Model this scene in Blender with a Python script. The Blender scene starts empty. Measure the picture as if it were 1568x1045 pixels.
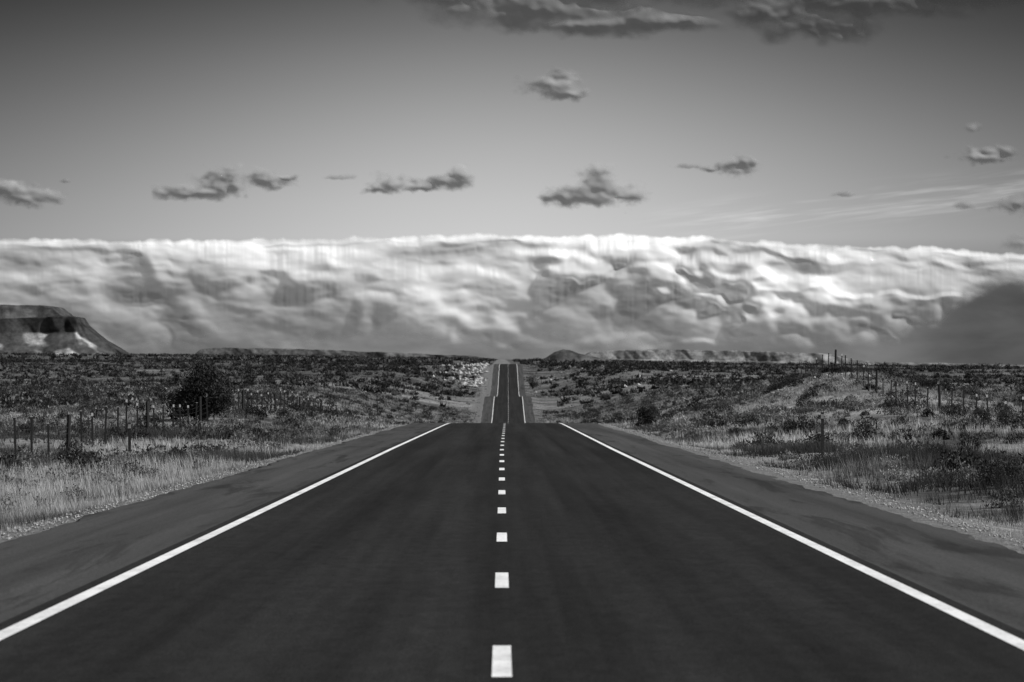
import bpy, math, random, time
import numpy as np
from mathutils import Vector
rng = np.random.default_rng(7)
random.seed(7)
F = 6275.0
scene = bpy.context.scene
scene.view_settings.view_transform = 'Standard'
scene.view_settings.look = 'None'
scene.view_settings.exposure = 0

# ------------------------------------------------------------------ helpers
def link(ob):
    scene.collection.objects.link(ob); return ob

def mesh_obj(name, V, Fc, mats, col=None, smooth=False, parent=None, alpha=None):
    V = np.asarray(V, dtype=np.float32); Fc = np.asarray(Fc, dtype=np.int32)
    me = bpy.data.meshes.new(name)
    n = Fc.shape[1]
    me.vertices.add(len(V)); me.vertices.foreach_set('co', V.ravel())
    me.loops.add(Fc.size); me.loops.foreach_set('vertex_index', Fc.ravel())
    me.polygons.add(len(Fc))
    me.polygons.foreach_set('loop_start', np.arange(0, Fc.size, n, dtype=np.int32))
    me.polygons.foreach_set('loop_total', np.full(len(Fc), n, dtype=np.int32))
    me.polygons.foreach_set('use_smooth', np.full(len(Fc), smooth, dtype=bool))
    me.update(calc_edges=True)
    if col is not None:
        at = me.color_attributes.new('Col', 'FLOAT_COLOR', 'POINT')
        c = np.ones((len(V), 4), dtype=np.float32); c[:, :3] = np.asarray(col)[:, None]
        at.data.foreach_set('color', c.ravel())
    if alpha is not None:
        at = me.attributes.new('cover', 'FLOAT', 'POINT')
        at.data.foreach_set('value', np.asarray(alpha, dtype=np.float32).ravel())
    for m in (mats if isinstance(mats, (list, tuple)) else [mats]):
        me.materials.append(m)
    ob = link(bpy.data.objects.new(name, me))
    if parent: ob.parent = parent
    return ob

def grid_faces(nc, nr):
    i, j = np.meshgrid(np.arange(nc-1), np.arange(nr-1)); k0 = (j*nc+i).ravel()
    return np.stack([k0, k0+1, k0+nc+1, k0+nc], -1)

def empty(name):
    return link(bpy.data.objects.new(name, None))

def sst(t):
    t = np.clip(t, 0, 1); return t*t*(3-2*t)

def hsh(a, b, seed):
    n = (a*374761393 + b*668265263 + seed*1442695041) & 0xffffffff
    n = ((n ^ (n >> 13))*1274126177) & 0xffffffff
    n = ((n ^ (n >> 15))*2246822519) & 0xffffffff
    return ((n ^ (n >> 16)) & 0xffff)/65535.0
def vn1(x, y, seed):
    xi = np.floor(x).astype(np.int64); yi = np.floor(y).astype(np.int64)
    fx = x-xi; fy = y-yi
    fx = fx*fx*fx*(fx*(fx*6-15)+10); fy = fy*fy*fy*(fy*(fy*6-15)+10)
    h = lambda a, b: hsh(a, b, seed)
    return (h(xi, yi)*(1-fx)+h(xi+1, yi)*fx)*(1-fy)+(h(xi, yi+1)*(1-fx)+h(xi+1, yi+1)*fx)*fy
def vn(x, y, s=1.0, o=3, seed=1):
    x = np.asarray(x, float)/s; y = np.asarray(y, float)/s
    r = 0; a = 1; t = 0
    for i in range(o):
        r = r+a*vn1(x, y, seed+i*17); t += a; a *= .5
        x, y = x*1.62+y*1.18, -x*1.18+y*1.62
    return r/t
def puffs(x, y, seed):
    """union of hemispheres, cell size 1"""
    xi = np.floor(x).astype(np.int64); yi = np.floor(y).astype(np.int64); best = np.zeros_like(x)
    for dx in (-1, 0, 1):
        for dy in (-1, 0, 1):
            a = xi+dx; b = yi+dy
            px = a+hsh(a, b, seed); py = b+hsh(a, b, seed+5); R = .55+.5*hsh(a, b, seed+9); z0 = .35*hsh(a, b, seed+13)
            q = R*R-(x-px)**2-(y-py)**2
            best = np.maximum(best, np.where(q > 0, np.sqrt(np.maximum(q, 0))+z0*sst(q/.1), 0))
    return best
def blur(A, s):
    r = int(3*s)+1; k = np.exp(-.5*(np.arange(-r, r+1)/s)**2); k /= k.sum()
    for ax in (0, 1):
        P = np.pad(A, [(r, r) if q == ax else (0, 0) for q in (0, 1)], mode='edge')
        out = 0
        for i_, kk in enumerate(k):
            out = out+kk*(P[i_:i_+A.shape[0]] if ax == 0 else P[:, i_:i_+A.shape[1]])
        A = out
    return A

# ------------------------------------------------------------------ profiles
def smooth_profile(py, pz, sig):
    ys = np.arange(-200, 40001, 4.0)
    z = np.interp(ys, py, pz)
    k = np.exp(-0.5*(np.arange(-15, 16)*4.0/sig)**2); k /= k.sum()
    zp = np.pad(z, 15, mode='edge')
    return ys, np.convolve(zp, k, mode='valid')
RY, RZ = smooth_profile([-200, 0, 284, 330, 400, 520, 700, 850, 944, 1100, 1240, 1450, 1600, 1750, 1860, 2050, 3000, 6000, 12000, 40000],
                        [-0.05, -1.8, -4.29, -5.2, -7.2, -11.5, -15, -15, -13.7, -9.5, -12.4, -11.8, -6.8, -2.1, -1.6, -3.2, -3, 0, 3, 3], 14)
SY, SZ = smooth_profile([-200, 0, 60, 130, 215, 300, 600, 950, 1100, 1400, 1750, 2500, 4000, 6000, 12000, 40000],
                        [-0.4, -2.1, -2.75, -3.4, -3.3, -3.5, -6.0, -7.0, -6.4, -5.2, -2.5, -2.8, -1, 1, 4, 4], 20)
def roadz(y): return np.interp(y, RY, RZ)
def xc(y): return np.interp(y, [-200, 140, 284, 944, 1750, 2500], [0, 0, .2, 1.5, 2.7, 4.0])
def gz(x, y):
    x = np.asarray(x, float); y = np.asarray(y, float)
    X = x-xc(y); A = np.abs(X)
    r = roadz(y); s = np.interp(y, SY, SZ)
    w1 = np.interp(y, [0, 300, 600, 2000], [15, 17, 45, 45])
    t = sst((A-7)/(w1-7))
    z = (r-.06-.28*sst((A-6.3)/2.2))*(1-t)+s*t
    z = z+(vn(x, y, 22, 3, 3)-.5)*1.1*t+(vn(x, y, 160, 2, 9)-.5)*np.interp(y, [100, 800], [.3, 3.4])*t
    k = sst((y-350)/3800.)
    xx = np.clip(x, -1500, 1500)
    z = z-np.where(xx > 0, .021, .012)*xx*k
    z = z+2.7*np.exp(-((x-25)/6.5)**2-((y-300)/38.)**2)+1.6*np.exp(-((x-42)/18.)**2-((y-330)/60.)**2)
    z = z+.9*np.exp(-((x-20)/8.)**2-((y-225)/32.)**2)
    z = z+.35*np.exp(-((x-11)/3.)**2)*sst((y-40)/40)*sst((190-y)/60)
    return z

# ------------------------------------------------------------------ materials
def newmat(name):
    m = bpy.data.materials.new(name); m.use_nodes = True
    nt = m.node_tree; b = nt.nodes['Principled BSDF']
    b.inputs['Roughness'].default_value = .95
    b.inputs['Specular IOR Level'].default_value = .15
    return m, nt, b
def N(nt, t, **kw):
    n = nt.nodes.new(t)
    for k, v in kw.items(): setattr(n, k, v)
    return n
def noise(nt, vec, scale, detail=4, rough=.55, dist=0):
    n = N(nt, 'ShaderNodeTexNoise'); n.inputs['Scale'].default_value = scale
    n.inputs['Detail'].default_value = detail; n.inputs['Roughness'].default_value = rough
    n.inputs['Distortion'].default_value = dist
    if vec is not None: nt.links.new(vec, n.inputs['Vector'])
    return n.outputs['Fac']
def pos(nt, sc=(1, 1, 1)):
    g = N(nt, 'ShaderNodeNewGeometry')
    m = N(nt, 'ShaderNodeVectorMath', operation='MULTIPLY'); m.inputs[1].default_value = sc
    nt.links.new(g.outputs['Position'], m.inputs[0]); return m.outputs[0]
def ramp(nt, fac, stops):
    r = N(nt, 'ShaderNodeValToRGB'); els = r.color_ramp.elements
    for p, v in stops[1:-1]:
        e = els.new(p); e.color = (v, v, v, 1)
    els[0].position = stops[0][0]; els[0].color = (stops[0][1],)*3+(1,)
    els[len(els)-1].position = stops[-1][0]; els[len(els)-1].color = (stops[-1][1],)*3+(1,)
    nt.links.new(fac, r.inputs[0]); return r.outputs[0]
def mathn(nt, op, a, b=None, c=None, clamp=False):
    n = N(nt, 'ShaderNodeMath', operation=op); n.use_clamp = clamp
    for i, v in enumerate((a, b, c)):
        if v is None: continue
        if isinstance(v, (int, float)): n.inputs[i].default_value = v
        else: nt.links.new(v, n.inputs[i])
    return n.outputs[0]
def bump(nt, b, h, strength=.5, dist=.05):
    n = N(nt, 'ShaderNodeBump'); n.inputs['Strength'].default_value = strength; n.inputs['Distance'].default_value = dist
    nt.links.new(h, n.inputs['Height']); nt.links.new(n.outputs[0], b.inputs['Normal'])
def mulc(nt, *s):
    r = s[0]
    for q in s[1:]: r = mathn(nt, 'MULTIPLY', r, q)
    return r

m_asph, nt, b = newmat('asphalt')
fine = noise(nt, pos(nt, (1, 1, 1)), 45, 2, .7)
st = noise(nt, pos(nt, (1.3, .010, 0)), 1, 5, .6)
bl = noise(nt, pos(nt, (.5, .06, 0)), 1, 4, .6)
mid = noise(nt, pos(nt, (5, 1.2, 0)), 1, 3, .7)
c = mulc(nt, ramp(nt, fine, [(.3, .4), (.7, 1.8)]), ramp(nt, st, [(.35, .0115), (.65, .024)]), ramp(nt, bl, [(.3, .84), (.7, 1.19)]), ramp(nt, mid, [(.3, .80), (.7, 1.2)]))
nt.links.new(c, b.inputs['Base Color']); bump(nt, b, fine, .8, .012)
b.inputs['Specular IOR Level'].default_value = .06
m_sh, nt, b = newmat('shoulder_asphalt')
fine = noise(nt, pos(nt), 30, 3, .75)
st = noise(nt, pos(nt, (1.4, .015, 0)), 1, 4, .55)
bl = noise(nt, pos(nt, (1.2, .07, 0)), 1, 5, .65, .5)
c = mulc(nt, ramp(nt, fine, [(.3, .5), (.7, 1.6)]), ramp(nt, st, [(.35, .040), (.65, .066)]), ramp(nt, bl, [(.38, .6), (.46, 1.0), (.75, 1.1)]))
nt.links.new(c, b.inputs['Base Color']); bump(nt, b, fine, .7, .015)
b.inputs['Specular IOR Level'].default_value = .08
m_paint, nt, b = newmat('road_paint')
w1 = noise(nt, pos(nt), 25, 4, .7); w2 = noise(nt, pos(nt, (1, .3, 1)), 2.5, 4, .6)
c = mulc(nt, ramp(nt, w1, [(.28, .35), (.46, 1.0)]), ramp(nt, w2, [(.3, .55), (.6, .8)]))
nt.links.new(c, b.inputs['Base Color'])
m_gr, nt, b = newmat('ground_soil')
p = pos(nt)
n1 = noise(nt, p, .09, 4, .6); n2 = noise(nt, p, 1.7, 4, .7); n3 = noise(nt, p, 14, 2, .7); n4 = noise(nt, p, .006, 4, .6)
sx = N(nt, 'ShaderNodeSeparateXYZ'); g = N(nt, 'ShaderNodeNewGeometry'); nt.links.new(g.outputs['Position'], sx.inputs[0])
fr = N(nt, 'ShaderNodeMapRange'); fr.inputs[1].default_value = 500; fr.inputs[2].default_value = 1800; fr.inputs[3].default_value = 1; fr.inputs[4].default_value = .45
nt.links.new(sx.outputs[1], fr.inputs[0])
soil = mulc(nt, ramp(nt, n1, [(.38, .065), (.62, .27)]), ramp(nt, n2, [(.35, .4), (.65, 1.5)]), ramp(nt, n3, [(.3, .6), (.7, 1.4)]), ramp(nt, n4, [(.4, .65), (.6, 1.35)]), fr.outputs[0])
ax = mathn(nt, 'ABSOLUTE', sx.outputs[0])
ax = mathn(nt, 'ADD', ax, mathn(nt, 'MULTIPLY', mathn(nt, 'SUBTRACT', n2, .5), 2.6))
mr = N(nt, 'ShaderNodeMapRange'); mr.inputs[1].default_value = 8.2; mr.inputs[2].default_value = 6.6
nt.links.new(ax, mr.inputs[0])
gravel = mulc(nt, ramp(nt, n3, [(.3, .08), (.7, .25)]), ramp(nt, n2, [(.3, .6), (.7, 1.3)]))
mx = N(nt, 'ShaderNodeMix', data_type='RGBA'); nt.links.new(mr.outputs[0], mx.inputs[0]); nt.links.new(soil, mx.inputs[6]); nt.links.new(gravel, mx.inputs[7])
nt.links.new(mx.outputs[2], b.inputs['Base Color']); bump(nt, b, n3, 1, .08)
def vegmat(name, trans):
    m, nt, b = newmat(name)
    nt.nodes.remove(b); b = N(nt, 'ShaderNodeBsdfDiffuse')
    a = N(nt, 'ShaderNodeAttribute', attribute_name='Col')
    nt.links.new(a.outputs['Color'], b.inputs['Color'])
    tr = N(nt, 'ShaderNodeBsdfTranslucent'); nt.links.new(a.outputs['Color'], tr.inputs['Color'])
    ms = N(nt, 'ShaderNodeMixShader'); ms.inputs[0].default_value = trans
    nt.links.new(b.outputs[0], ms.inputs[1]); nt.links.new(tr.outputs[0], ms.inputs[2])
    nt.links.new(ms.outputs[0], nt.nodes['Material Output'].inputs['Surface'])
    return m
m_grass = vegmat('dry_grass_blades', .35)
m_sage = vegmat('sagebrush_leaves', .15)
m_leaf = vegmat('juniper_foliage', .1)
def simple(name, v, sc=20, amp=.4, rough=.8):
    m, nt, b = newmat(name); n = noise(nt, pos(nt), sc, 3, .6)
    nt.links.new(ramp(nt, n, [(.3, v*(1-amp)), (.7, v*(1+amp))]), b.inputs['Base Color']); b.inputs['Roughness'].default_value = rough
    return m
m_steel = simple('weathered_steel', .022, 30); m_white = simple('faded_painted_tip', .45, 30, .3)
m_wire = simple('galvanised_wire', .08, 30)
m_bark = simple('bark', .06, 15); m_stone = simple('gravel_stone', .27, 3, .5); m_rock = simple('pale_rock', .32, .6, .4)

# ------------------------------------------------------------------ ground + road
ys = [-60.]
while ys[-1] < 9000:
    y = ys[-1]; ys.append(y+(2.5 if y < 350 else 2.5+(y-350)*.012))
ys += [12000, 18000, 28000]
ys = np.array(ys)
xh = [0, 3, 6.25, 6.6, 7.2, 8, 9, 10]
while xh[-1] < 45: xh.append(xh[-1]+1.0)
while xh[-1] < 9000: xh.append(xh[-1]+1.0+(xh[-1]-45)*.05)
xh = np.array(xh); xs = np.concatenate([-xh[:0:-1], xh])
GX, GY = np.meshgrid(xs, ys); GXX = GX+xc(GY)
V = np.stack([GXX, GY, gz(GXX, GY)], -1).reshape(-1, 3)
mesh_obj('ground', V, grid_faces(len(xs), len(ys)), m_gr, smooth=True)

yr = ys[ys < 2600]
def rz_on(y): return np.interp(y, yr, roadz(yr))
road = empty('road')
n = len(yr); a = np.arange(n-1)
V = np.concatenate([np.stack([xo+xc(yr), yr, roadz(yr)], -1) for xo in (-3.98, 0, 3.98)])
mesh_obj('asphalt_lanes', V, np.concatenate([np.stack([a+k*n, a+(k+1)*n, a+(k+1)*n+1, a+k*n+1], -1) for k in (0, 1)]), m_asph, parent=road)
yrf = np.unique(np.concatenate([yr, np.arange(-60, 300, .6)]))
for nm, sg in (('shoulder_left_side', -1), ('shoulder_right_side', 1)):
    e = (vn(yrf, yrf*0+sg*7, 2.0, 4, 21)-.5)*.4+(vn(yrf, yrf*0+sg*7, 14.0, 2, 31)-.5)*.35
    out = (6.2 if sg < 0 else 6.05)
    V = np.concatenate([np.stack([sg*3.98+xc(yrf), yrf, rz_on(yrf)], -1), np.stack([sg*(out+e)+xc(yrf), yrf, rz_on(yrf)-.012], -1), np.stack([sg*(out+e+.12)+xc(yrf), yrf, rz_on(yrf)-.10], -1)])
    n = len(yrf); a = np.arange(n-1)
    Fq = np.concatenate([np.stack([a, a+n, a+n+1, a+1], -1), np.stack([a+n, a+2*n, a+2*n+1, a+n+1], -1)])
    if sg < 0: Fq = Fq[:, ::-1]
    mesh_obj(nm, V, Fq, m_sh, parent=road)
def linestrip(xa, xb, y0, y1):
    yv = np.unique(np.concatenate([[y0], yr[(yr > y0) & (yr < y1)], [y1]]))
    n = len(yv); z = rz_on(yv)+.006
    V = np.concatenate([np.stack([xa+xc(yv), yv, z], -1), np.stack([xb+xc(yv), yv, z], -1)])
    a = np.arange(n-1); return V, np.stack([a, a+n, a+n+1, a+1], -1)
for nm, x0 in (('edge_line_left', -3.76), ('edge_line_right', 3.76)):
    V, Fq = linestrip(x0-.075, x0+.075, -59, 2500); mesh_obj(nm, V, Fq, m_paint, parent=road)
VV = []; FF = []; off = 0
y = 26.2-12.2*5
while y < 2300:
    V, Fq = linestrip(-.065, .065, y, y+3.3); VV.append(V); FF.append(Fq+off); off += len(V); y += 12.2
mesh_obj('centre_dashes', np.concatenate(VV), np.concatenate(FF), m_paint, parent=road)
V = []
for y in (281.0, 281.9):
    V += [(-6.0+xc(y), y, rz_on(y)+.010), (6.0+xc(y), y, rz_on(y)+.010)]
mesh_obj('pavement_joint', V, [(0, 1, 3, 2)], simple('tar', .012), parent=road)

# ------------------------------------------------------------------ scatter
def scatter(y0, y1, dens, xmin=6.6, marg=4):
    W = .14*y1+marg
    n = int(dens*(y1-y0)*2*W)
    x = rng.uniform(-W, W, n); y = rng.uniform(y0, y1, n)
    m = (np.abs(x) < .14*y+marg) & (np.abs(x-xc(y)) > xmin)
    return x[m], y[m]
def blades(x, y, h, spread, nb, wid, tint):
    n = len(x)
    ang = rng.uniform(0, 2*np.pi, (n, nb)); rr = spread[:, None]*np.sqrt(rng.uniform(0, 1, (n, nb)))
    bx = x[:, None]+np.cos(ang)*rr; by = y[:, None]+np.sin(ang)*rr
    bz = gz(x, y)[:, None]-.03+0*bx
    hh = h[:, None]*rng.uniform(.55, 1.15, (n, nb))
    lx = np.cos(ang)*hh*rng.uniform(.05, .5, (n, nb))-.12*hh; ly = np.sin(ang)*hh*rng.uniform(.05, .5, (n, nb))
    fa = rng.uniform(0, np.pi, (n, nb)); w = wid[:, None]*rng.uniform(.6, 1.3, (n, nb))
    wx = np.cos(fa)*w; wy = np.sin(fa)*w*.5
    V = np.stack([np.stack([bx-wx, by-wy, bz], -1), np.stack([bx+wx, by+wy, bz], -1), np.stack([bx+lx, by+ly, bz+hh], -1)], 2).reshape(-1, 3)
    t = tint[:, None]*rng.uniform(.7, 1.3, (n, nb))
    C = np.stack([t*.6, t*.6, t*1.3], -1).reshape(-1)
    return V, C
def clumps(x, y, r, h, nl, leaf, tint):
    n = len(x)
    th = rng.uniform(0, 2*np.pi, (n, nl)); cz = rng.uniform(0, 1, (n, nl))
    ph = rng.uniform(0, 6.28, (n, 1)); lump = .78+.22*np.sin(3*th+ph)*np.cos(4*cz+ph*2)
    rr = (rng.uniform(.25, 1, (n, nl))**.45)*lump
    s = np.sqrt(1-cz**2)
    px = x[:, None]+np.cos(th)*s*rr*r[:, None]; py = y[:, None]+np.sin(th)*s*rr*r[:, None]
    pz = gz(x, y)[:, None]-.04+cz*rr*h[:, None]
    P = np.stack([px, py, pz], -1)
    L = leaf[:, None, None]
    d1 = rng.normal(0, 1, (n, nl, 3)); d1 /= np.linalg.norm(d1, axis=-1, keepdims=True)
    d2 = rng.normal(0, 1, (n, nl, 3)); d2 /= np.linalg.norm(d2, axis=-1, keepdims=True)
    d1[..., 2] = np.abs(d1[..., 2])+.2
    V = np.stack([P-d2*L*.5, P+d2*L*.5, P+d1*L*1.3], 2).reshape(-1, 3)
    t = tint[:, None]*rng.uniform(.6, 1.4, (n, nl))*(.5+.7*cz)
    return V, np.repeat(t.reshape(-1), 3)
def tri_obj(name, parts, mat):
    V = np.concatenate([p[0] for p in parts]); C = np.concatenate([p[1] for p in parts])
    return mesh_obj(name, V, np.arange(len(V)).reshape(-1, 3), mat, col=C)
def grass_tint(x, y):
    X = np.abs(x-xc(y))
    p = vn(x, y, 11, 3, 41); q = vn(x, y*.5, 40, 2, 51)
    t = .075+.42*sst((p-.46)/.16)
    verge = np.exp(-((X-10.5)/4.5)**2)
    t = t+.20*verge*sst((q-.35)/.25)
    t = t*np.where((x > 7) & (y < 150), .6, 1)
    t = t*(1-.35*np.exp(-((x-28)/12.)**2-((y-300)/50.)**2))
    return t*(1-.40*sst((y-300)/900.))
parts = []
for (y0, y1, dens, nb, wid) in ((28, 80, 20, 7, .006), (80, 160, 10, 7, .010), (160, 330, 3.2, 7, .018), (330, 1000, .55, 6, .06), (1000, 2000, .06, 6, .12)):
    x, y = scatter(y0, y1, dens)
    X = np.abs(x-xc(y)); p = vn(x, y, 6, 3, 61)
    keep = rng.uniform(0, 1, len(x)) < np.clip(.10+(X-6.4)/2.4, 0, 1)*np.clip(.26+(p-.42)*5, .05, 1)
    x, y, X = x[keep], y[keep], X[keep]
    hh = (.14+.34*vn(x, y, 5, 2, 71))*np.clip(.35+(X-6.6)/3.5, .3, 1)
    hh = hh*np.where((x > 8) & (y < 140), 1.35, 1.0)*(1+.5*sst((y-330)/600))
    sp = np.full(len(x), .12 if y0 < 330 else .5)
    parts.append(blades(x, y, hh*rng.uniform(.7, 1.4, len(x)), sp, nb, np.full(len(x), wid), grass_tint(x, y)))
tri_obj('dry_grass', parts, m_grass)
parts = []
for (y0, y1, dens, nl, leaf, r0, r1) in ((40, 130, .50, 260, .045, .25, .7), (130, 330, .24, 130, .085, .3, 1.0), (330, 1000, .055, 44, .26, .5, 1.7), (1000, 2500, .012, 16, .8, .9, 2.2), (2500, 6500, .0012, 12, 2.0, 2.0, 4.0)):
    x, y = scatter(y0, y1, dens, 8.6 if y0 < 900 else 12)
    p = vn(x, y, 12 if y0 < 900 else 60, 3, 81)
    keep = rng.uniform(0, 1, len(x)) < np.clip((p-.38)*5, .12, 1)
    x, y = x[keep], y[keep]
    r = r0+(r1-r0)*rng.uniform(0, 1, len(x))**1.8; h = r*rng.uniform(.7, 1.0, len(x))
    if y0 >= 1000: h *= .5
    tint = (.035+.17*rng.uniform(0, 1, len(x))**1.5)*np.where(vn(x, y, 30, 2, 91) > .55, 1.25, .85)
    if y0 >= 1000: tint *= .5
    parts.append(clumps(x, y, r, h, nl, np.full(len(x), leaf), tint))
# distinct dark rounded shrubs standing above the scrub
for (y0, y1, dens, nl, leaf, r0, r1) in ((60, 330, .024, 420, .075, .45, .95), (330, 1000, .008, 150, .19, .9, 1.9), (1000, 2500, .0015, 60, .5, 1.5, 3.0)):
    x, y = scatter(y0, y1, dens, 10.5 if y0 < 900 else 14)
    r = rng.uniform(r0, r1, len(x)); h = r*rng.uniform(.85, 1.2, len(x))
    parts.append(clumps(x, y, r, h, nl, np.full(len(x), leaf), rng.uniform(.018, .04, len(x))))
n = 18; x = rng.normal(27, 6, n); y = rng.normal(296, 22, n)
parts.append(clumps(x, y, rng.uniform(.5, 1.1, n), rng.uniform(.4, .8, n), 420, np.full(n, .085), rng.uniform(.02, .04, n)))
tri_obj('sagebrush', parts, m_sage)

def stones(name, x, y, s, mat, zoff=0):
    base = np.array([(1, 0, 0), (-1, 0, 0), (0, 1, 0), (0, -1, 0), (0, 0, 1), (0, 0, -1)], float)
    fc = np.array([(0, 2, 4), (2, 1, 4), (1, 3, 4), (3, 0, 4), (2, 0, 5), (1, 2, 5), (3, 1, 5), (0, 3, 5)])
    n = len(x); V = base[None]*s[:, None, None]*rng.uniform(.5, 1.2, (n, 6, 1))+rng.normal(0, .15, (n, 6, 3))*s[:, None, None]
    V[..., 2] *= .7
    V[..., 0] += x[:, None]; V[..., 1] += y[:, None]; V[..., 2] += (gz(x, y)+s*.25+zoff)[:, None]
    Fc = (fc[None]+np.arange(n)[:, None, None]*6).reshape(-1, 3)
    return mesh_obj(name, V.reshape(-1, 3), Fc, mat)
n = 6000
y = 30+rng.uniform(0, 1, n)**1.4*230; sg = np.where(rng.uniform(0, 1, n) < .5, -1, 1)
x = sg*(6.35+np.abs(rng.normal(0, .6, n)))
stones('gravel', x, y, rng.uniform(.01, .035, n), m_stone)
n = 190
y = rng.uniform(1500, 1850, n); x = xc(y)-8.5-rng.gamma(2.0, 4.2, n)
y2 = rng.uniform(1100, 1900, 60); x2 = xc(y2)+rng.uniform(9, 60, 60)
y3 = rng.uniform(280, 315, 30); x3 = 25+rng.normal(0, 2.5, 30)
stones('rocks', np.concatenate([x, x2, x3]), np.concatenate([y, y2, y3]), np.concatenate([rng.uniform(.4, 1.35, n), rng.uniform(.3, 1.0, 60), rng.uniform(.08, .25, 30)]), m_rock)

# ------------------------------------------------------------------ junipers
def juniper(u, v_base, wpx, hpx, d, nl=2600, tint=.03):
    x = (u-768)/F*d; r = wpx/2/F*d*1.15; h = hpx/F*d*1.1
    z0 = float(gz(x, d))
    V = []; C = []
    root = empty('juniper_bush'); root.location = (x, d, z0)
    lv = []; lf = []
    def limb(p, q, r0, r1):
        p = np.array(p); q = np.array(q); a = q-p; a /= np.linalg.norm(a)
        s = np.cross(a, (0.3, 1, .1)); s /= np.linalg.norm(s); t = np.cross(a, s); o = len(lv)
        for k in range(6):
            c = math.cos(k*math.pi/3); e = math.sin(k*math.pi/3)
            lv.append(p+(s*c+t*e)*r0); lv.append(q+(s*c+t*e)*r1)
        for k in range(6):
            k2 = (k+1) % 6; lf.append((o+2*k, o+2*k2, o+2*k2+1, o+2*k+1))
    lobes = []
    for k in range(21):
        an = random.uniform(0, 6.28); rad = random.uniform(.15, .78)*r; hz = random.uniform(.2, .8)*h
        if k == 0: rad = 0; hz = .75*h
        hz *= (1-.06*rad/r)
        c = (math.cos(an)*rad, math.sin(an)*rad, hz); lobes.append(c)
        limb((0, 0, 0 if k == 0 else random.uniform(.02, .2)*h), c, .05*h*.8, .012*h)
    mesh_obj('trunk_and_limbs', lv, lf, m_bark, parent=root)
    per = nl//len(lobes)
    for c in lobes:
        lr = random.uniform(.26, .44)*min(r, h*.7)*1.1; tt = tint*random.uniform(.5, 2.0)
        dd = rng.normal(0, 1, (per, 3)); dd /= np.linalg.norm(dd, axis=1, keepdims=True)
        P = np.array(c)+dd*lr*(rng.uniform(.2, 1.25, (per, 1))**.6)*np.array([1, 1, .95])
        P[:, 2] = np.maximum(P[:, 2], .02*h)
        L = rng.uniform(.03, .055, (per, 1))*max(h, .8)*.85
        a = rng.normal(0, 1, (per, 3)); a[:, 2] = np.abs(a[:, 2])+.4; a /= np.linalg.norm(a, axis=1, keepdims=True)
        bb = rng.normal(0, 1, (per, 3)); bb /= np.linalg.norm(bb, axis=1, keepdims=True)
        V.append(np.stack([P-bb*L*.5, P+bb*L*.5, P+a*L*1.7], 1).reshape(-1, 3)); C.append(np.repeat(tt*rng.uniform(.5, 1.5, per), 3))
    V = np.concatenate(V); C = np.concatenate(C)
    mesh_obj('foliage', V, np.arange(len(V)).reshape(-1, 3), m_leaf, col=C, parent=root)
juniper(313, 632, 92, 72, 232, 15000, .026)
juniper(988, 636, 42, 34, 258, 3600, .022)
juniper(180, 613, 36, 18, 330, 1200)
juniper(128, 598, 28, 22, 480, 1200)
juniper(1090, 605, 22, 16, 480, 1000)
juniper(982, 593, 18, 12, 700, 800)
juniper(1545, 690, 45, 30, 190, 2600)
juniper(1500, 690, 40, 26, 185, 2600)
juniper(1410, 630, 26, 20, 330, 1200)
juniper(815, 572, 24, 22, 1500, 1500)
juniper(1262, 590, 34, 16, 310, 1500)
juniper(1300, 592, 24, 14, 315, 1500)
juniper(1205, 600, 20, 10, 300, 1000)
juniper(1530, 780, 70, 42, 82, 3000, .03)
juniper(1430, 735, 46, 28, 105, 2400, .03)

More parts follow.
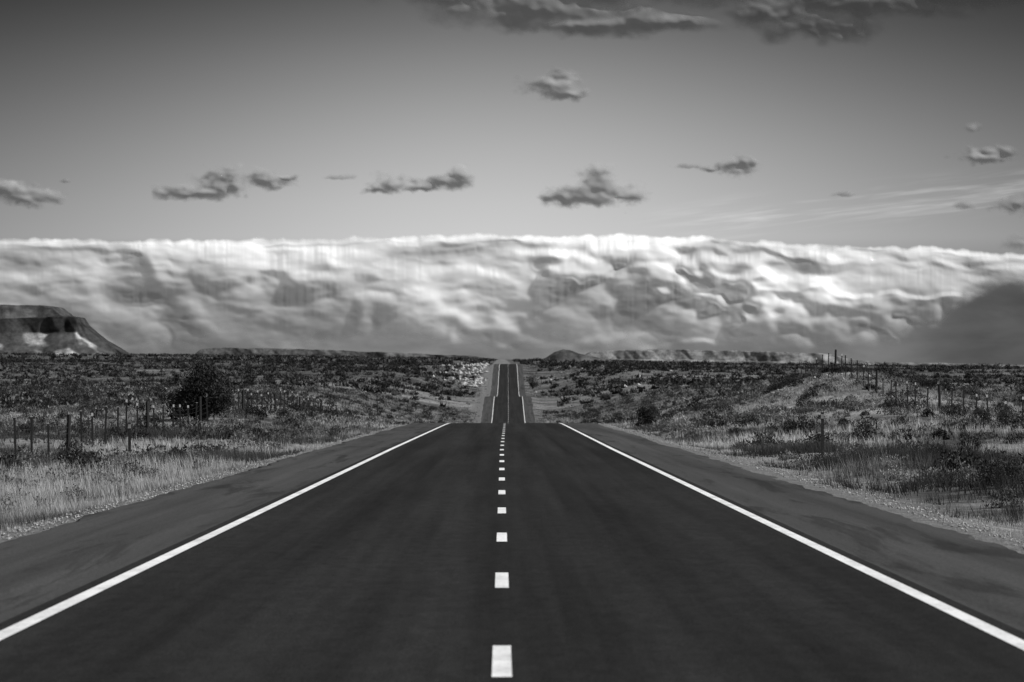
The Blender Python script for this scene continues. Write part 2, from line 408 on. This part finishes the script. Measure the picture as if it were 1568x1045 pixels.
# ------------------------------------------------------------------ fences
def box(V, Fc, cx, cy, z0, z1, sx, sy, lean=(0, 0)):
    o = len(V)
    for z in (z0, z1):
        k = (z-z0)
        for a, b_ in ((-1, -1), (1, -1), (1, 1), (-1, 1)):
            V.append((cx+a*sx/2+lean[0]*k, cy+b_*sy/2+lean[1]*k, z))
    for f in ((3, 2, 1, 0), (4, 5, 6, 7), (0, 1, 5, 4), (1, 2, 6, 5), (2, 3, 7, 6), (3, 0, 4, 7)): Fc.append(tuple(o+q for q in f))
def fence(xf, y0, y1, step):
    root = empty('barbed_wire_fence')
    V = []; Fc = []; TV = []; TF = []; WV = []; WF = []; tops = []
    y = y0; k = 0
    while y < y1:
        x = xf+float(xc(y))+random.uniform(-.08, .08); z = float(gz(x, y))
        H = 1.5+random.uniform(-.14, .14); ln = (random.uniform(-.05, .05), random.uniform(-.05, .05))
        if k % 7 == 3:
            o = len(V); R = .085
            for s, zz in ((1, -.1), (.9, H+.05)):
                for q in range(8): V.append((x+R*s*math.cos(q*.785)+ln[0]*zz, y+R*s*math.sin(q*.785)+ln[1]*zz, z+zz))
            for q in range(8):
                q2 = (q+1) % 8; Fc.append((o+q, o+q2, o+8+q2, o+8+q))
            Fc.append((o+8, o+9, o+10, o+11)); Fc.append((o+8, o+11, o+12, o+15)); Fc.append((o+12, o+13, o+14, o+15))
        else:
            tp_ = .13 if random.random() < (.6 if xf < 0 else .35) else .02
            box(V, Fc, x, y, z-.1, z+H-tp_, .08, .012, ln); box(V, Fc, x, y+.027, z-.1, z+H-tp_, .012, .04, ln)
            tx, ty = x+ln[0]*(H-tp_+.1), y+ln[1]*(H-tp_+.1)
            box(TV, TF, tx, ty, z+H-tp_, z+H, .083, .016, ln); box(TV, TF, tx, ty+.029, z+H-tp_, z+H, .014, .04, ln)
        tops.append((x, y, z, ln)); y += step*random.uniform(.8, 1.2); k += 1
    for a, b_ in zip(tops[:-1], tops[1:]):
        for hw in (.35, .65, .92, 1.15):
            p = np.array((a[0]+a[3][0]*hw-.02, a[1], a[2]+hw)); q = np.array((b_[0]+b_[3][0]*hw-.02, b_[1], b_[2]+hw))
            mid = (p+q)/2-np.array((0, 0, .02)); r = .0015
            for s, e in ((p, mid), (mid, q)):
                o = len(WV)
                for c in (s, e):
                    for dx, dz in ((-r, -r), (r, -r), (0, r)): WV.append(c+np.array((dx, 0, dz)))
                WF += [(o, o+1, o+4, o+3), (o+1, o+2, o+5, o+4), (o+2, o, o+3, o+5)]
    mesh_obj('posts', V, Fc, m_steel, parent=root); mesh_obj('post_tips', TV, TF, m_white, parent=root)
    mesh_obj('wires', WV, WF, m_wire, parent=root)
fence(-16.5, 70, 620, 5.0)
fence(24.0, 130, 620, 5.5)
def delineator(u, d, H=1.25):
    x = (u-768)/F*d; z = float(gz(x, d)); root = empty('delineator_post'); root.location = (x, d, z)
    V = []; Fc = []
    box(V, Fc, 0, 0, -.2, H, .095, .02); box(V, Fc, -.04, .02, -.2, H, .015, .035); box(V, Fc, .04, .02, -.2, H, .015, .035)
    mesh_obj('channel_post', V, Fc, m_steel, parent=root)
    V = []; Fc = []; box(V, Fc, 0, -.018, H-.2, H-.06, .10, .012); mesh_obj('reflector', V, Fc, simple('reflector', .2), parent=root)
delineator(1259, 128, 1.35); delineator(198, 140, 1.35)

# ------------------------------------------------------------------ mesas
m_mesa, nt, b = newmat('mesa_rock')
a = N(nt, 'ShaderNodeAttribute', attribute_name='Col')
n1 = noise(nt, pos(nt, (.012, .012, .06)), 1, 6, .7); n2 = noise(nt, pos(nt, (.05, .03, .05)), 1, 5, .75)
c = mulc(nt, a.outputs['Fac'], ramp(nt, n1, [(.38, .6), (.62, 1.4)]), ramp(nt, n2, [(.38, .5), (.62, 1.6)]))
nt.links.new(c, b.inputs['Base Color'])
def mesa(name, D, topuv, base_off, cliff=.35, depth=500, talus=1.6, col=(.10, .22, .06), seed=5, patch=None, gully=1.0):
    us = np.array([p[0] for p in topuv], float); vs = np.array([p[1] for p in topuv], float)
    n = 520; u = np.linspace(us[0], us[-1], n); x = (u-768)/F*D
    zt = (552-np.interp(u, us, vs))/F*D
    zt = zt+(vn(x, x*0, 22, 3, seed)-.5)*min(4, D/2500)
    zb = gz(x, np.full(n, D-100.))-base_off
    zt = np.maximum(zt, zb+.5); H = zt-zb
    rows = []; cols = []
    ks = np.concatenate([np.linspace(0, 1-cliff, 22), np.linspace(1-cliff+.02, 1, 10)])
    for k in ks:
        gul = ((vn(x+k*40, x*0+k*2.2, 60, 4, seed+3)-.5)*H*.8+(vn(x, x*0+k*1.2, 16, 2, seed+7)-.5)*H*.2)*gully
        if k <= 1-cliff: off = -H*talus*(1-k/(1-cliff))**1.15
        else: off = H*.10*(k-1+cliff)/cliff
        rows.append(np.stack([x, D+off+gul*(1-.35*k), zb+H*k], -1))
        f = sst((k-(1-cliff)+.06+.12*(vn(x, x*0, 30, 2, seed+11)-.5))/.08)
        cc = col[0]*(1-f)+col[1]*f
        if patch is not None:
            cc = cc*(1+patch*sst((vn(x, x*0+k*90, 40, 3, seed+19)-.45)/.12)*(1-f))
        cols.append(cc)
    rows.append(np.stack([x, D+depth*.4+0*x, zt+(vn(x, x*0+9, 60, 2, seed)-.5)*2], -1)); cols.append(0*x+col[2])
    rows.append(np.stack([x, D+depth+0*x, zb], -1)); cols.append(0*x+col[2])
    return mesh_obj(name, np.concatenate(rows), grid_faces(n, len(rows)), m_mesa, col=np.concatenate(cols), smooth=True)
mesa('mesa', 5600, [(-420, 560), (-380, 480), (-150, 466), (0, 467), (60, 467), (78, 470), (90, 480), (110, 500), (125, 541), (128, 560)], 6, .3, 400, 1.2, (.04, .06, .03), 5, None, .5)
mesa('mesa', 5000, [(-260, 550), (-200, 492), (0, 488), (60, 486), (100, 483), (117, 485), (124, 496), (135, 506), (152, 520), (175, 533), (196, 546)], 6, .36, 250, 1.5, (.045, .035, .03), 11, 5.0, 1.0)
mesa('mesa', 8000, [(296, 545), (306, 536), (330, 533), (420, 534), (500, 536), (580, 540), (660, 543), (730, 546), (760, 551)], 12, .5, 700, 1.4, (.045, .08, .03), 23)
mesa('mesa', 7500, [(880, 552), (905, 540), (960, 536), (1060, 536), (1150, 538), (1230, 541), (1270, 542), (1290, 548), (1330, 554), (1400, 556), (1568, 559), (1700, 562), (1760, 580)], 14, .45, 700, 1.5, (.10, .17, .04), 31, 1.2)
mesa('hill', 4200, [(826, 554), (838, 547), (850, 539), (862, 535), (872, 536), (885, 541), (905, 545), (930, 550), (945, 555)], 6, .15, 200, 1.5, (.06, .07, .05), 37)

# ------------------------------------------------------------------ clouds (sunlit relief, some shade and glow painted in)
m_cl, nt, b = newmat('cloud_vapour'); nt.nodes.remove(b)
df = N(nt, 'ShaderNodeBsdfDiffuse'); at = N(nt, 'ShaderNodeAttribute', attribute_name='Col'); nt.links.new(at.outputs['Color'], df.inputs['Color'])
em = N(nt, 'ShaderNodeEmission'); em.inputs['Strength'].default_value = .10; nt.links.new(at.outputs['Color'], em.inputs['Color'])   # glow added to lift the shaded parts, standing in for scattered light
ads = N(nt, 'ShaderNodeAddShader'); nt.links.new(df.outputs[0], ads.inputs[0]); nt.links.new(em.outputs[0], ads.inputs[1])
tp = N(nt, 'ShaderNodeBsdfTransparent'); ad = N(nt, 'ShaderNodeAttribute', attribute_name='cover')
ms = N(nt, 'ShaderNodeMixShader'); nt.links.new(ad.outputs['Fac'], ms.inputs[0]); nt.links.new(tp.outputs[0], ms.inputs[1]); nt.links.new(ads.outputs[0], ms.inputs[2])
nt.links.new(ms.outputs[0], nt.nodes['Material Output'].inputs['Surface'])
def relief(X, Yc, seed, s0=1.0, w=1.0):
    """billowing relief in px units from flattened coords"""
    wx = (vn(X, Yc, 40*s0, 3, seed+1)-.5)*34*s0*w; wy = (vn(X, Yc, 40*s0, 3, seed+2)-.5)*26*s0*w
    A = X+wx; B = Yc+wy
    H = 34*s0*puffs(A/(85*s0), B/(60*s0), seed+3)+16*s0*puffs(A/(36*s0), B/(27*s0), seed+4)+7*s0*puffs(A/(16*s0), B/(12*s0), seed+6)
    H += 5*s0*vn(A, B, 9*s0, 3, seed+8)
    return H
D = 30000.; s = D/F
uu = np.arange(-330, 1900, 1.7)
vt0 = np.interp(uu, [-330, 0, 400, 640, 900, 1050, 1150, 1250, 1400, 1568, 1900], [368, 366, 366, 360, 358, 361, 369, 373, 376, 386, 396])
vt0 = np.convolve(np.pad(vt0, 30, mode='edge'), np.ones(61)/61, mode='valid')
vt = vt0-10*(vn(uu, uu*0+3.3, 60, 4, 5)-.5)-9*(vn(uu, uu*0+1.7, 18, 4, 9)-.5)
ss = np.concatenate([np.linspace(0, .05, 12), np.linspace(.056, 1, 160)])
U, S = np.meshgrid(uu, ss)
Vp = vt[None, :]+S*(562-vt[None, :])
qr = Vp-vt[None, :]
q = np.maximum(Vp-vt0[None, :]+(vn(U, Vp, 45, 3, 71)-.5)*12+3, 0)
Yc = 42*np.log1p(q/12.)+.72*q
WX = (vn(U, Yc, 130, 3, 61)-.5)*44; WY = (vn(U, Yc, 110, 3, 62)-.5)*30
Ua = U+WX; Ya = Yc+WY
Hs = relief(Ua, Ya, 101, .95, .5)
Hm = blur(Hs, 2.2); Hb = blur(Hs, 7)
lowr = sst((U-750)/350)*sst((q-40)/40)
crisp = np.clip(sst((vn(U, Yc*1.6, 150, 3, 77)-.42)/.18)*(.35+.65*sst((U-500)/600))*sst((q-4)/25)+.55*lowr, 0, 1)
H = Hb*(1-crisp)+Hm*crisp
fr_ = (Yc/38.+vn(U, Yc*2, 170, 4, 58)*3.5) % 1.0
ledge = blur(np.where(fr_ < .75, fr_/.75, (1-fr_)/.25), 4)*3.0*np.clip(1.1-q/80., 0, 1)
wisp = blur((vn(U, Yc*2.2, 60, 6, 93)-.5), 1.2)*9
H = H*(.23+.30*crisp)+blur((vn(Ua, Ya*1.4, 150, 3, 55)-.5), 4)*9+ledge+wisp*(1-.5*crisp)
H = H*np.interp(q, [0, 8, 60, 200], [.5, .8, 1.0, .85])
back = - .12*np.clip(q-10, 0, 60) + .0019*np.clip(q-85, 0, 200)**2
dp = H-back
# vapour fills hollows on the lee side of each billow, so towers shade softly instead of casting hard-edged shadows
fill = dp.copy(); kf = .23*2.22
for i_ in range(len(uu)-2, -1, -1):
    prev = np.interp(Vp[:, i_]-1.43, Vp[:, i_+1], fill[:, i_+1], left=-1e3)
    fill[:, i_] = np.maximum(dp[:, i_], prev-kf)
fb = blur(fill, 2.2)
lee = sst((fill-dp)/3.0)                         # veil only the filled lee slopes
dp = fb*lee+blur(fill, 1.2)*(1-lee)+wisp*.45*lee
dp = dp-20*np.clip(1-q/13., 0, 1)**2
yy = D-dp*s
ee = 552-Vp
lowedge = np.interp(uu, [-330, 0, 300, 700, 1100, 1280, 1380, 1440, 1475, 1900], [42, 40, 36, 34, 30, 24, 36, 62, 108, 118])[None, :]
wob = (vn(U, Vp*1.4, 70, 5, 66)-.5)*56
edge_soft = np.interp(uu, [1200, 1420], [84, 34])[None, :]
al = sst((ee+wob-lowedge+edge_soft*.4)/edge_soft)
al = al*.96*np.interp(qr, [0, 2, 5, 9], [.0, .35, .8, 1])
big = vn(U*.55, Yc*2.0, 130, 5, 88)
relief_shade = np.clip((Hm-Hb)/12., -1, 1)  # occlusion painted into the albedo: hollows darker, bumps lighter
alb = .57+.26*sst((big-.36)/.28)+.12*relief_shade*(.4+.6*crisp)
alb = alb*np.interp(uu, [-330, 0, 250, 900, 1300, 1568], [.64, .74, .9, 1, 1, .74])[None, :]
alb = alb*np.interp(q, [0, 12, 40, 120, 190], [1.18, 1.03, .94, .9, .74])  # bright rim and shaded base painted into the albedo
Z = ee*s*(yy/D)
Xw = (U-768)/F*yy
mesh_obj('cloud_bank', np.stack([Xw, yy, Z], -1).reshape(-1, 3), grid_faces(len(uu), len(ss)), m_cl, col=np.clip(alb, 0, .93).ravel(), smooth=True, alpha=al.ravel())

def small_cloud(parts, D, seed, step=1.6, albedo=.7, tilt=.45, s0=.5, wob=1.0, maxd=.9):
    u0 = min(p[0]-p[2]*1.7 for p in parts); u1 = max(p[0]+p[2]*1.7 for p in parts)
    v0 = min(p[1]-p[3]*2 for p in parts); v1 = max(p[1]+p[3]*2 for p in parts)
    uu = np.arange(u0, u1, step); vv = np.arange(v0, v1, step*.8); U, Vv = np.meshgrid(uu, vv)
    hh = parts[0][3]
    wx = (vn(U, Vv, 34*s0*2, 4, seed)-.5)*60*s0*wob; wy = (vn(U, Vv, 26*s0*2, 4, seed+3)-.5)*34*s0*wob
    dn = np.full(U.shape, -9.)
    for (cu, cv, rw, rh) in parts:
        dv = (Vv+wy-cv)
        dv = np.where(dv > 0, dv*1.45, dv)         # flatter base
        e = 1-np.sqrt(((U+wx-cu)/rw)**2+(dv/rh)**2)
        dn = np.maximum(dn, e)
    nz = vn(U, Vv*1.5, 22*s0*2, 6, seed+9)-.5
    d2 = dn+nz*1.1*wob
    al = sst((d2+.16)/.85)**1.1*maxd
    body = np.sqrt(np.clip(dn+.25, 0, 2))
    H = relief(U, Vv*1.4, seed+20, s0)*.14+body*hh*.34+vn(U, Vv*1.5, 14, 4, seed+40)*2.4
    H = blur(H, 2.8/step)
    s = D/F
    yy = D-(H-(Vv-v0)*tilt)*s
    Z = (552-Vv)*s*(yy/D); X = (U-768)/F*yy
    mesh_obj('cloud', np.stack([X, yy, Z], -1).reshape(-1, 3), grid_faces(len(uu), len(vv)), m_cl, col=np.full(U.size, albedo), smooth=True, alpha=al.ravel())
CL = [
 [(35, 303, 68, 22), (10, 294, 40, 18)], [(100, 279, 12, 5)],
 [(345, 284, 54, 28), (300, 294, 66, 17), (405, 276, 50, 19), (440, 271, 24, 8)], [(520, 272, 24, 5)],
 [(600, 284, 44, 21), (575, 292, 26, 10), (640, 290, 36, 11), (685, 280, 44, 22)],
 [(905, 302, 82, 27), (912, 288, 48, 30), (865, 304, 44, 15), (955, 303, 36, 17)],
 [(846, 132, 50, 25), (870, 142, 38, 13)], [(1130, 257, 52, 18), (1148, 250, 24, 13), (1095, 260, 28, 8)], [(1055, 255, 26, 6)],
 [(1520, 240, 62, 18)], [(1550, 318, 40, 17)], [(1478, 317, 18, 10)], [(1560, 373, 28, 17)], [(1489, 196, 17, 9)], [(1290, 298, 22, 6)],
]
for i_, P_ in enumerate(CL):
    big = P_[0][2] > 38
    small_cloud(P_, 20000+150*i_, 300+i_*31, 1.5 if big else 1.2, .46, .30, .5 if big else .28, 1.0 if big else .6, .92 if big else .55)
small_cloud([(830, 15, 210, 56), (700, -5, 130, 40), (900, 42, 160, 26), (1010, 38, 110, 26), (940, -20, 300, 44)], 17000, 901, 2.2, .29, .36, 1.0, .9, .85)
small_cloud([(1240, 40, 120, 42), (1190, 20, 90, 46), (1330, 0, 200, 40), (1500, -12, 240, 38)], 17500, 951, 2.2, .2, .36, 1.0, .9, .8)

# ------------------------------------------------------------------ light + world
SUN_EL, SUN_AZ = math.radians(38), math.radians(112)   # azimuth clockwise from +Y
sl = bpy.data.lights.new('sun', 'SUN'); sl.energy = 4.7; sl.angle = math.radians(.5); sl.color = (1, 1, 1)
so = link(bpy.data.objects.new('sun', sl))
dv = Vector((math.sin(SUN_AZ)*math.cos(SUN_EL), math.cos(SUN_AZ)*math.cos(SUN_EL), math.sin(SUN_EL)))
so.rotation_euler = dv.to_track_quat('Z', 'Y').to_euler(); so.location = (60, 20, 80)

w = bpy.data.worlds.new('World'); scene.world = w; w.use_nodes = True
nt = w.node_tree; bg = nt.nodes['Background']
M = lambda op, a, b=None, c=None, clamp=False: mathn(nt, op, a, b, c, clamp)
def MR(x, a, b_, c=0., d=1., sm=True):
    n = N(nt, 'ShaderNodeMapRange'); n.interpolation_type = 'SMOOTHSTEP' if sm else 'LINEAR'
    n.inputs[1].default_value = a; n.inputs[2].default_value = b_; n.inputs[3].default_value = c; n.inputs[4].default_value = d
    nt.links.new(x, n.inputs[0]); return n.outputs[0]
def XYZ(x, y, z=0.):
    n = N(nt, 'ShaderNodeCombineXYZ')
    for i_, v in enumerate((x, y, z)):
        if isinstance(v, (int, float)): n.inputs[i_].default_value = v
        else: nt.links.new(v, n.inputs[i_])
    return n.outputs[0]
sky = N(nt, 'ShaderNodeTexSky', sky_type='NISHITA'); sky.sun_disc = False
sky.sun_elevation = SUN_EL; sky.sun_rotation = SUN_AZ
bw = N(nt, 'ShaderNodeRGBToBW'); nt.links.new(sky.outputs[0], bw.inputs[0])
bg.inputs['Strength'].default_value = .1; nt.links.new(bw.outputs[0], bg.inputs['Color'])
tc = N(nt, 'ShaderNodeTexCoord'); sep = N(nt, 'ShaderNodeSeparateXYZ'); nt.links.new(tc.outputs['Generated'], sep.inputs[0])
az = M('MULTIPLY', M('ARCTAN2', sep.outputs[0], sep.outputs[1]), 100)
el = M('MULTIPLY', M('ARCSINE', sep.outputs[2]), 100)
# graded low sky: storm haze beneath the bank, pale above it, darkening upward (red-filter black and white)
base = ramp(nt, M('DIVIDE', el, 20), [(0, .20), (.03, .21), (.09, .32), (.15, .60), (.19, .55), (.26, .43), (.33, .30), (.40, .18), (.45, .11), (1, .05)])
a2 = M('POWER', M('DIVIDE', M('ABSOLUTE', az), 14), 2)
vf = M('DIVIDE', 1, M('ADD', 1, M('MULTIPLY', a2, M('ADD', MR(el, .5, 2.5, .25, .7), M('MULTIPLY', el, .14)))))
base = M('MULTIPLY', base, M('MAXIMUM', vf, .33))
hz = noise(nt, XYZ(M('MULTIPLY', az, .35), M('MULTIPLY', el, 1.1), 2.), 1, 4, .55)
base = M('MULTIPLY', base, M('ADD', 1, M('MULTIPLY', MR(el, 2.8, 1.8), M('SUBTRACT', MR(hz, .3, .7, .75, 1.25), 1))))
base = M('MULTIPLY', base, M('SUBTRACT', 1, mulc(nt, MR(M('ADD', az, M('MULTIPLY', hz, 2)), 9.5, 13), MR(el, 2.8, 1.2), .5)))
ct = M('SUBTRACT', el, M('ADD', 3.15, M('MULTIPLY', M('SUBTRACT', az, 3.2), .11)))
cn = noise(nt, XYZ(M('MULTIPLY', az, .22), M('MULTIPLY', ct, 3.2), 4.), 1, 4, .6, .3)
cm = mulc(nt, MR(M('ABSOLUTE', ct), .75, .0), MR(az, 2.5, 6), MR(cn, .42, .7), .2)
base = M('MULTIPLY', M('ADD', base, cm), 10)
bg2 = N(nt, 'ShaderNodeBackground'); bg2.inputs['Strength'].default_value = .1; nt.links.new(base, bg2.inputs['Color'])
mix = N(nt, 'ShaderNodeMixShader'); nt.links.new(MR(el, 12, 26), mix.inputs[0]); nt.links.new(bg2.outputs[0], mix.inputs[1]); nt.links.new(bg.outputs[0], mix.inputs[2])
nt.links.new(mix.outputs[0], nt.nodes['World Output'].inputs['Surface'])
try:
    w.cycles.sampling_method = 'MANUAL'; w.cycles.sample_map_resolution = 256
except Exception: pass

# ------------------------------------------------------------------ camera
cd = bpy.data.cameras.new('camera'); cam = link(bpy.data.objects.new('camera', cd)); scene.camera = cam
cd.sensor_width = 36; cd.lens = F/1568*36; cd.clip_start = .5; cd.clip_end = 80000
cam.location = (0, 0, 0)
cam.rotation_euler = (math.radians(90)+29.5/F, 0, -15.5/F)
cd.dof.use_dof = True; cd.dof.focus_distance = 100; cd.dof.aperture_fstop = 5.6
print('faces', sum(len(o.data.polygons) for o in scene.objects if o.type == 'MESH'))
